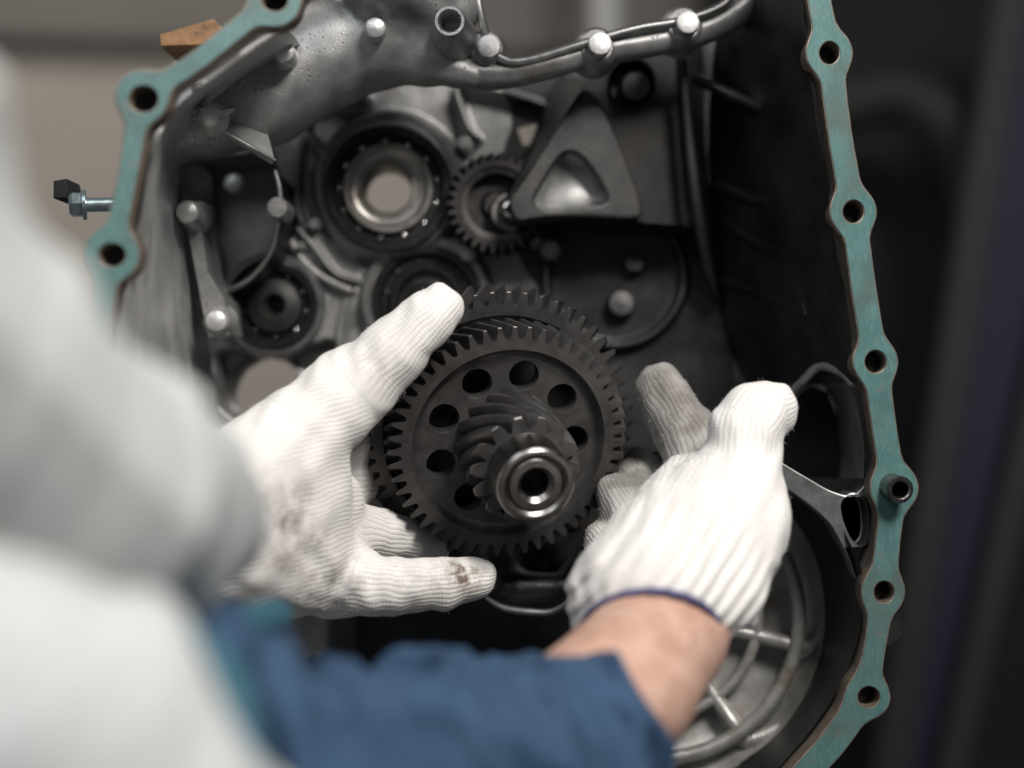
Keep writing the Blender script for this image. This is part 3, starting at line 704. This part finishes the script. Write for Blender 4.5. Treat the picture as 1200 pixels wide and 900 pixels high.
def gear_mesh(N, rt, rr, width, twist, r_in, ring, secs=8, cham=0.0006, land=0.22, rootw=0.26, fl=(0.31,0.235,0.165)):
    """toothed ring: outline per tooth, extruded from z=0 back to -width; 'ring' = extra (r,z) rings inside the front face"""
    m = []                                       # (angle fraction, radius fraction)
    for fr, h in ((-0.5,0),(-0.5+rootw/2,0),(-fl[0],0.12),(-fl[1],0.45),(-fl[2],0.75),(-land/2,1),(0,1.0),(land/2,1),(fl[2],0.75),(fl[1],0.45),(fl[0],0.12),(0.5-rootw/2,0)):
        m.append((fr, h))
    K = len(m)*N
    def outline(rot, dr):
        o = []
        for t in range(N):
            for fr, h in m:
                a = 2*math.pi*(t+fr)/N+rot; r = rr+(rt-rr)*h-dr*h
                o.append((r*math.cos(a), r*math.sin(a)))
        return o
    v = []; f = []
    layers = [(0.0, 0.0, cham)]+[(-cham-(width-2*cham)*k/secs, twist*k/secs, 0) for k in range(secs+1)]+[(-width, twist, cham)]
    for z, rot, dr in layers: v += [(x, y, z) for x, y in outline(rot, dr)]
    L = len(layers)
    for l in range(L-1):
        for i in range(K):
            j = (i+1) % K
            f.append((l*K+i, (l+1)*K+i, (l+1)*K+j, l*K+j))
    base = len(v)
    rings = [(r_in, 0.0)]+ring
    for r, z in rings:
        for t in range(N):
            for fr, h in m:
                a = 2*math.pi*(t+fr)/N; v.append((r*math.cos(a), r*math.sin(a), z))
    for i in range(K):
        j = (i+1) % K; f.append((i, j, base+j, base+i))
    for q in range(len(rings)-1):
        for i in range(K):
            j = (i+1) % K; f.append((base+q*K+i, base+q*K+j, base+(q+1)*K+j, base+(q+1)*K+i))
    b2 = len(v)                                   # back face ring
    for t in range(N):
        for fr, h in m:
            a = 2*math.pi*(t+fr)/N+twist; v.append((r_in*math.cos(a), r_in*math.sin(a), -width))
    for i in range(K):
        j = (i+1) % K; f.append(((L-1)*K+j, (L-1)*K+i, b2+i, b2+j))
    return v, f
# idler gear seen beside the big bearing
ic = P(583,238,1.02); idl = thing('idler_gear', 'small dark spur gear meshing beside the large bearing', 'gear', ic)
im = frame((0,0,0), (0.06,-1,0.02))
v, f = gear_mesh(30, 60*1.02/F, 50*1.02/F, 0.022, 0.16, 44*1.02/F, [(43*1.02/F,-0.002),(36*1.02/F,-0.0025),(35*1.02/F,-0.016),(0.012,-0.016)], 4)
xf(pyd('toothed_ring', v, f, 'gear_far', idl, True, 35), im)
lathe('hub', [(0.0155,-0.02),(0.0150,-0.002),(0.0135,0.0),(0.0105,0.0),(0.0095,-0.002),(0.0085,-0.004),(0,-0.004)], 'steel_dull', idl, im @ Matrix.Translation((0.0095,-0.006,0.0)), 36, 35)
hb = lathe('hub_bolt', [(0.0078,-0.006),(0.0076,0.008),(0.0062,0.0105),(0.0045,0.011),(0.0036,0.007),(0,0.006)], 'steel', idl, im @ Matrix.Translation((0.0095,-0.006,0.002)), 24, 35)
lathe('shaft', [(0.009,-0.045),(0.009,-0.01),(0,-0.01)], 'gear_far', idl, im, 20)
# dark shaft drum in the round recess on the right
dc = P(722,326,1.075); dr = thing('shaft_drum', 'dark round shaft drum with two lugs added for light glints in the right recess', 'shaft', dc)
dm = frame((0,0,0), (0.12,-1,0.05))
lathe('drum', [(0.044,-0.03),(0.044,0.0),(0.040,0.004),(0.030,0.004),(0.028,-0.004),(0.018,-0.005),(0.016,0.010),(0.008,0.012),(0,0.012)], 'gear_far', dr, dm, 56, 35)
for x, y, r, hgt in ((743,308,13,0.022),(728,356,17,0.024)):
    q = P(x,y,1.052)-dc; rr = r*1.06/F
    lathe('lug', [(rr*1.1,-0.02),(rr,0.0),(rr*0.8,0.003),(0,0.004)], 'cast_mid', dr, frame(q, (0.05,-1,0.15)), 20, 40)  # raised discs added to stand for light reflections in the recess
lathe('seal_ring', [(0.0505,-0.004),(0.0505,0.002),(0.0475,0.002),(0.0475,-0.004)], 'wood', dr, frame((0,-0.012,0), VIEW), 64, 30, True)

# ================================================================== THE GEAR CLUSTER IN THE HANDS
print('gears')
gc = P(597,521,0.905); GN = Vector((0.23,-0.92,-0.31)).normalized()
gt = thing('countershaft', 'dark steel gear cluster with helical pinion held in both gloved hands', 'gear shaft', gc)
GM = frame((0,0,0), GN) @ Matrix.Scale(1.03, 4)
rt = 0.0757; rr = 0.0675
v, f = gear_mesh(51, rt, rr, 0.020, 0.13, 0.0612, [(0.0606,-0.0006),(0.0590,-0.0050),(0.0570,-0.0066),(0.0545,-0.0070)], 6, 0.0005)
fg = xf(pyd('front_gear', v, f, 'gear', gt, True, 32), GM)
# web with nine lightening holes (real bores)
def web(name, r_out, r_in, rh, rc, nh, z, th, mat, parent, phase):
    cu = bpy.data.curves.new(name, 'CURVE'); cu.dimensions = '2D'; cu.fill_mode = 'BOTH'
    k = 1000.0
    lps = [circ(0,0,r_out*k,96), circ(0,0,r_in*k,48)]+[circ(rc*k*math.cos(phase+2*math.pi*i/nh), rc*k*math.sin(phase+2*math.pi*i/nh), rh*k, 32) for i in range(nh)]
    for lp in lps:
        sp = cu.splines.new('POLY'); sp.points.add(len(lp)-1); sp.use_cyclic_u = True
        for q, p in zip(sp.points, lp): q.co = (p[0], p[1], 0, 1)
    cu.extrude = th*k/2-0.5; cu.bevel_depth = 0.5; cu.offset = -0.5; cu.bevel_resolution = 1
    o = bpy.data.objects.new('tmp', cu); COL.objects.link(o)
    me = bpy.data.meshes.new_from_object(o.evaluated_get(bpy.context.evaluated_depsgraph_get()))
    bpy.data.objects.remove(o); bpy.data.curves.remove(cu); me.materials.clear(); me.name = name
    me.transform(Matrix.Translation((0,0,z-th/2)) @ Matrix.Scale(1/k, 4))
    return link(name, me, mat, parent, True, 35)
wb = xf(web('web_disc', 0.0555, 0.018, 0.0093, 0.0432, 9, -0.0068, 0.010, 'gear', gt, R(80)), GM)
# dark backing rim behind the web so that the bores end on the rear gear
v, f = gear_mesh(53, 0.0895, 0.0805, 0.022, -0.13, 0.0745, [(0.0735,-0.001),(0.0728,-0.004),(0.069,-0.0045),(0.068,-0.010),(0.030,-0.010)], 6, 0.0005)
bgm = GM @ Matrix.Translation((0,0,-0.030)) @ Matrix.Rotation(0.03, 4, 'Z')
xf(pyd('rear_gear', v, f, 'gear', gt, True, 32), bgm)
lathe('spacer', [(0.030,-0.045),(0.030,-0.014)], 'gear_far', gt, GM, 40)
lathe('spacer', [(0.066,-0.041),(0.066,-0.0195)], 'gear_far', gt, GM, 64)
# helical pinion
PN = 14; pr_t = 0.0335; pr_r = 0.0250; plen = 0.050
v, f = gear_mesh(PN, pr_t, pr_r, plen, 1.05, 0.0235, [(0.0228,0.0004),(0.0205,0.0004)], 22, 0.0010, 0.30, 0.12, (0.40,0.335,0.255))
xf(pyd('pinion', v, f, 'gear', gt, True, 38), GM @ Matrix.Translation((0,0,0.0425)))
# shaft nose
z1 = 0.068
lathe('shaft_nose', [(0.0215,0.040),(0.0232,0.0425),(0.0232,z1-0.0022),(0.0222,z1-0.0008),(0.0212,z1),(0.0192,z1),(0.0182,z1-0.0014),(0.0166,z1-0.0026),(0.0158,z1-0.0020),(0.0152,z1-0.0012),(0.0112,z1-0.0012),(0.0096,z1-0.0026),(0.0084,z1-0.0040),(0.0082,z1-0.035),(0,z1-0.035)], 'steel_dull', gt, GM, 72, 28)
lathe('rear_shaft', [(0.024,-0.05),(0.022,-0.085),(0.018,-0.086),(0,-0.086)], 'gear_far', gt, GM, 40)

# ================================================================== THE PERSON
print('person')
pe = thing('person', 'person in light grey and blue workwear reaching both gloved hands into the case', 'person', P(250, 1100, 0.5))
P0 = Vector(pe.location)
def pk_(o): o.parent = pe; o.location = Vector(o.location)-P0; return o
def knit_attr(chains, palm, dirt, soil_shade):
    """palm = (origin, along, across); chains beyond the palm are fingers with their own frames"""
    def fn(v):
        n = len(v); best = np.full(n, 1e9); U = np.zeros(n); Vv = np.zeros(n); own = np.zeros(n, int); per = {}
        for ci, (ch, k, kind) in enumerate(chains):
            L = 0.0
            for (a, ra), (b, rb) in zip(ch[:-1], ch[1:]):
                d, t = seg(v, a, b); s = d-(ra+(rb-ra)*t); m = s < best
                ln = np.linalg.norm(b-a)
                if kind == 'finger':
                    dr_ = (b-a)/ln
                    if L == 0.0: e1 = np.cross(dr_, [0.2,-1,0.1])
                    else: e1 = e1-dr_*(e1@dr_)
                    e1 /= np.linalg.norm(e1); e2 = np.cross(dr_, e1)
                    q = v-a; an = np.arctan2(q@e1, -(q@e2))
                    u = an/(2*math.pi)*34
                    w_ = (L+np.clip(q@dr_, -0.02, ln+0.03))/0.0022
                else:
                    q = v-palm[0]; u = (q@palm[2])/0.0027; w_ = (q@palm[1])/0.0022
                U[m] = u[m]; Vv[m] = w_[m]; own[m] = ci if kind == 'finger' else -1; best[m] = s[m]; L += ln
                gk_ = ci if kind == 'finger' else -1
                per.setdefault(gk_, np.full(n, 1e9)); per[gk_] = np.minimum(per[gk_], s)
        D = np.zeros(n)
        for c, r, amt in dirt:
            D = np.maximum(D, amt*np.clip(1.3-np.linalg.norm(v-np.array(c), axis=1)/r, 0, 1))
        so = np.zeros(n)
        for c, r, amt in soil_shade: so = np.maximum(so, amt*np.clip(1.6-1.2*np.linalg.norm(v-np.array(c), axis=1)/r, 0, 1))
        sec = np.full(n, 1e9)
        for kk, sv in per.items(): sec = np.where(own == kk, sec, np.minimum(sec, sv))
        fade = np.clip((sec-best)/0.005, 0, 1)
        return np.stack([U, Vv, D], 1), fade, so
    return fn
_rs = np.random.RandomState(11); WR = [(_rs.normal(size=3)*170, _rs.uniform(0, 6.28)) for _ in range(6)]
def wrinkle(Pn):
    g = 0
    for d, p_ in WR: g = g+np.sin(Pn@d+p_+1.3*np.sin(Pn@d[::-1]*0.4))
    return 0.00034*g
def glove(name, chains, palm, dirt, cut, disp=None, soil_shade=()):
    return sdf_obj(name, [(c, k) for c, k, kind in chains], 'knit', None, 0.00145, cut, (lambda q: disp(q)+wrinkle(q)), attr=knit_attr(chains, palm, dirt, soil_shade))
# left hand: palm on the gear's left rim, thumb up along its face, little finger under it
LCH = [(C((140,614,0.72,62),(180,612,0.76,66),(240,605,0.80,80),(330,590,0.85,84),(378,590,0.875,48)),0.01,'palm'),
       (C((275,570,0.815,64),(345,520,0.845,62),(405,462,0.858,46)),0.014,'palm'),
       (C((250,650,0.80,62),(335,660,0.845,64),(395,672,0.868,46)),0.014,'palm'),
       (C((405,462,0.858,45),(462,412,0.860,38),(500,374,0.862,31),(515,360,0.865,27.5)),0.012,'finger'),
       (C((385,680,0.862,42),(455,688,0.862,33),(515,684,0.872,29.5),(556,677,0.882,25.5)),0.010,'finger'),
       (C((395,620,0.885,40),(445,628,0.915,30),(500,640,0.962,26)),0.006,'finger'),
       (C((378,570,0.905,40),(436,565,0.960,30),(500,560,0.992,26)),0.008,'finger'),
       (C((378,525,0.895,38),(436,505,0.958,30),(500,490,0.990,26)),0.008,'finger')]
la = np.array(P(420,560,0.87)-P(240,610,0.80)); la /= np.linalg.norm(la)
lc = np.cross(la, [0,1,0]); lc /= np.linalg.norm(lc)
ldirt = [(P(548,670,0.862),0.016,1.3),(P(385,640,0.80),0.025,0.8),(P(350,610,0.79),0.03,0.75),(P(400,690,0.82),0.03,0.7),(P(345,655,0.79),0.02,0.7),(P(500,690,0.85),0.03,0.4),(P(445,425,0.85),0.02,0.3)]
cutL = [(np.array(P(150,612,0.725)), -la, 0.004)]
def lfold(Pn):
    q = (Pn-np.array(P(390,690,0.85))); return -0.004*np.exp(-(np.linalg.norm(q*np.array([1,1,0.6]), axis=-1)/0.012)**2)
gl = pk_(glove('glove', LCH, (np.array(P(300,600,0.82)), la, lc), ldirt, cutL, lfold))
def fuzz(g, count, seed):
    rs = np.random.RandomState(seed); me = g.data; n = len(me.vertices)
    cov = np.empty(n*3); me.vertices.foreach_get('co', cov); cov = cov.reshape(-1,3)
    nv = np.empty(n*3); me.vertices.foreach_get('normal', nv); nv = nv.reshape(-1,3)
    V_ = []; F_ = []
    for i in rs.randint(0, n, count):
        p = cov[i]; d = nv[i]+rs.normal(size=3)*0.7; d /= np.linalg.norm(d); L = rs.uniform(0.0006, 0.0022); bnd = rs.normal(size=3)*0.5
        sd_ = np.cross(d, rs.normal(size=3)); sd_ /= np.linalg.norm(sd_); b0 = len(V_)
        for k in range(4):
            t = k/3; c = p+(d*t+bnd*t*t*0.6)*L; wv = sd_*0.00005*(1-0.7*t); V_ += [tuple(c-wv), tuple(c+wv)]
        for k in range(3): F_.append((b0+2*k, b0+2*k+1, b0+2*k+3, b0+2*k+2))
    o = pyd('fuzz', V_, F_, 'fuzz', g, False); o['kind'] = 'stuff'; return o
M['fuzz'] = mk('cotton_fuzz', (0.74,0.73,0.71), (0.8,0.79,0.77), 0.0, 0.95, 50, 0)
fuzz(gl, 5000, 1)
gl['label'] = 'white cotton knit glove with brown grease stains'
# right hand
RCH = [(C((765,700,0.785,92),(828,618,0.835,80)),0.01,'palm'),
       (C((845,690,0.790,52),(868,610,0.83,55),(866,560,0.85,48)),0.014,'palm'),
       (C((738,700,0.79,68),(765,640,0.83,52),(812,570,0.875,42)),0.014,'palm'),
       (C((866,565,0.848,48),(872,508,0.852,41),(886,486,0.856,38),(902,480,0.860,33)),0.008,'finger'),
       (C((840,580,0.895,46),(806,512,0.930,38),(773,454,0.945,29)),0.006,'finger'),
       (C((790,620,0.900,40),(752,575,0.945,31),(748,550,0.985,26),(720,545,1.0,24)),0.005,'finger'),
       (C((765,650,0.865,42),(733,600,0.910,31),(724,580,0.925,26)),0.005,'finger'),
       (C((740,665,0.850,40),(712,640,0.895,26),(706,632,0.91,22)),0.005,'finger')]
fa = np.array(P(640,880,0.665)-P(785,715,0.775)); fa /= np.linalg.norm(fa)     # towards the elbow
cutc = np.array(P(771,745,0.770)); fa = np.array([-0.07,-0.72,-0.69]); fa /= np.linalg.norm(fa)
ra = np.array(P(850,580,0.86)-P(775,705,0.785)); ra /= np.linalg.norm(ra)
rc_ = np.cross(ra, [0,1,0]); rc_ /= np.linalg.norm(rc_)
def cuff_rib(Pn):
    q = Pn-np.array(P(775,705,0.785)); u = q@rc_; al = q@ra
    return 0.0011*np.sin(u/0.0085*2*math.pi)*np.clip((0.05-al)/0.03, 0, 1)+0.0008*np.sin(al/0.009*2*math.pi)*np.clip((0.012-np.abs(al-0.055))/0.01, 0, 1)
gr_ = pk_(glove('glove', RCH, (np.array(P(775,705,0.785)), ra, rc_), [(P(770,440,0.91),0.02,0.25)], [(cutc, fa, 0.003)], cuff_rib, [(P(785,480,0.93),0.055,1.15),(P(735,590,0.93),0.045,1.2),(P(752,560,0.96),0.04,1.4)]))  # last list: grey finger areas, dirt mixed with painted hand shadow
fuzz(gr_, 5000, 2)
gr_['label'] = 'clean white cotton knit glove with a navy hem at the wrist'
# forearm skin, one continuous body inside the clothes
ARM_R = C((800,690,0.80,70),(776,745,0.776,75),(730,806,0.727,86),(640,884,0.67,94),(480,930,0.62,92),(250,1010,0.55,100))
ARM_L = C((300,600,0.82,30),(200,606,0.74,34),(110,590,0.58,50),(0,520,0.48,100),(-60,800,0.42,140))
body = pk_(sdf_obj('body', [(ARM_R,0.01),(ARM_L,0.01),(C((250,1010,0.55,100),(60,1060,0.46,150),(-60,800,0.42,140)),0.02)], 'skin', None, 0.0035))
# hem: ring where the glove is cut, following the glove surface
def sd_glove(Pn):
    g = None
    for ch, k, kind in RCH:
        s = chain_sd(Pn, ch); g = s if g is None else smin(g, s, k)
    return g
fz = Vector(fa); e1 = fz.cross(Vector((0,0,1))).normalized(); e2 = fz.cross(e1)
hp = []
for k in range(64):
    a = 2*math.pi*k/64; dv = np.array(e1*math.cos(a)+e2*math.sin(a)); lo, hi = 0.005, 0.09
    for _ in range(24):
        md = (lo+hi)/2
        if sd_glove((cutc+dv*md)[None,:])[0] < 0: lo = md
        else: hi = md
    hp.append(Vector(cutc+dv*(lo-0.0006)+fa*0.0004*math.sin(k*2.1)))
hp.append(hp[0])
hm = tube('hem', hp, 0.0018, 'hem', None, 8, 1); hm.parent = gr_
hm.location = -Vector((0,0,0))
# clothes
def folds(ax, per, amp, ph=0.0, off=1.2):
    ax = np.array(ax)/np.linalg.norm(ax); sd_ = np.random.RandomState(int(ph*10)+3)
    K = [(sd_.normal(size=3)*0.75+ax*sd_.choice([-1,1])*0.8, sd_.uniform(0.25,0.85), sd_.uniform(0,6.28)) for _ in range(7)]
    def fn(Pn):
        g = 0
        wv = 0.35*per*np.sin(Pn@(K[0][0])/per*2.1+1)
        for d, f_, p_ in K:
            v = np.sin(((Pn@d)+wv)/per*2*math.pi*f_*0.7+p_)
            g = g+(1-np.abs(v))**2/f_**0.7
        return amp*(g-off)
    return fn
SLR = C((735,842,0.722,104),(640,902,0.672,120),(520,930,0.63,136),(380,945,0.58,142),(240,1000,0.53,160))
s1 = Vector(fa)
cutR = [(np.array(P(678,858,0.702)), tuple(-np.array((P(640,868,0.672)-P(735,800,0.735)).normalized())), 0.006)]
sl = pk_(sdf_obj('jacket_sleeve', [(SLR,0.02)], 'blue', None, 0.0028, cutR, folds(P(520,900,0.63)-P(722,812,0.722), 0.060, 0.0034)))
sl['label'] = 'blue jacket sleeve around the bare right forearm'
SLL = C((246,612,0.64,72),(148,600,0.54,142),(15,550,0.46,196),(-180,370,0.40,236),(-250,150,0.38,235))
cutL2 = [(np.array(P(262,600,0.64)), tuple(np.array((P(300,610,0.7)-P(170,560,0.53)).normalized())), 0.012)]
sw = pk_(sdf_obj('jacket_sleeve', [(SLL,0.02)], 'white_cloth', None, 0.003, cutL2, folds(P(60,480,0.44)-P(255,600,0.64), 0.10, 0.0018, 0.7, 1.6)))
sw['label'] = 'light grey jacket sleeve on the left arm'
pan = pk_(sdf_obj('jacket_front', [(C((150,1080,0.44,230),(40,880,0.42,200),(-120,760,0.40,160)),0.03)], 'white_cloth', None, 0.004, None, folds((1,0.2,0.5), 0.10, 0.0022)))
side = pk_(sdf_obj('jacket_side', [(C((340,1060,0.52,150),(290,860,0.53,90),(250,770,0.55,50)),0.03)], 'blue', None, 0.004, None, folds((1,0.2,1), 0.05, 0.003)))
tr = pk_(tube('trim', [P(215,730,0.50),P(262,790,0.48),P(285,860,0.47),P(300,960,0.46)], [0.004,0.006,0.006,0.006], 'teal_cloth', None, 12, 5))
cf = pk_(sdf_obj('cuff_band', [(C((205,728,0.56,22),(262,738,0.60,26),(322,722,0.66,22)),0.01)], 'teal_cloth', None, 0.003))

# ================================================================== LOOSE THINGS OUTSIDE THE CASE
wd = plate('wooden_block', [[(187,40),(250,22),(262,34),(252,52),(188,54)]], 0.93, 0.06, 'wood', None, 1.5)
tag(wd, 'orange brown wooden block wedged behind the upper left flange', 'block')
bt = thing('bolt', 'zinc plated hex bolt sticking out beside the left flange', 'bolt', P(95,240,0.88))
bm_ = frame((0,0,0), (-1,-0.25,-0.05))
lathe('shank', [(0,-0.03),(0.0045,-0.03),(0.0045,0.0)], 'zinc', bt, bm_, 16)
lathe('head', [(0.008,-0.001),(0.008,0.005),(0.0065,0.007),(0,0.007)], 'zinc', bt, bm_, 6, 20)
lathe('washer', [(0.0045,-0.003),(0.0095,-0.003),(0.0095,-0.001),(0.0045,-0.001)], 'zinc', bt, bm_, 24, 20)
bk = plate('bracket_block', [[(62,212),(77,209),(80,222),(77,232),(62,232)]], 0.90, 0.03, 'dark_paint', None, 2)
tag(bk, 'small black block behind the zinc plated bolt', 'block')
print('done', len(bpy.data.objects))
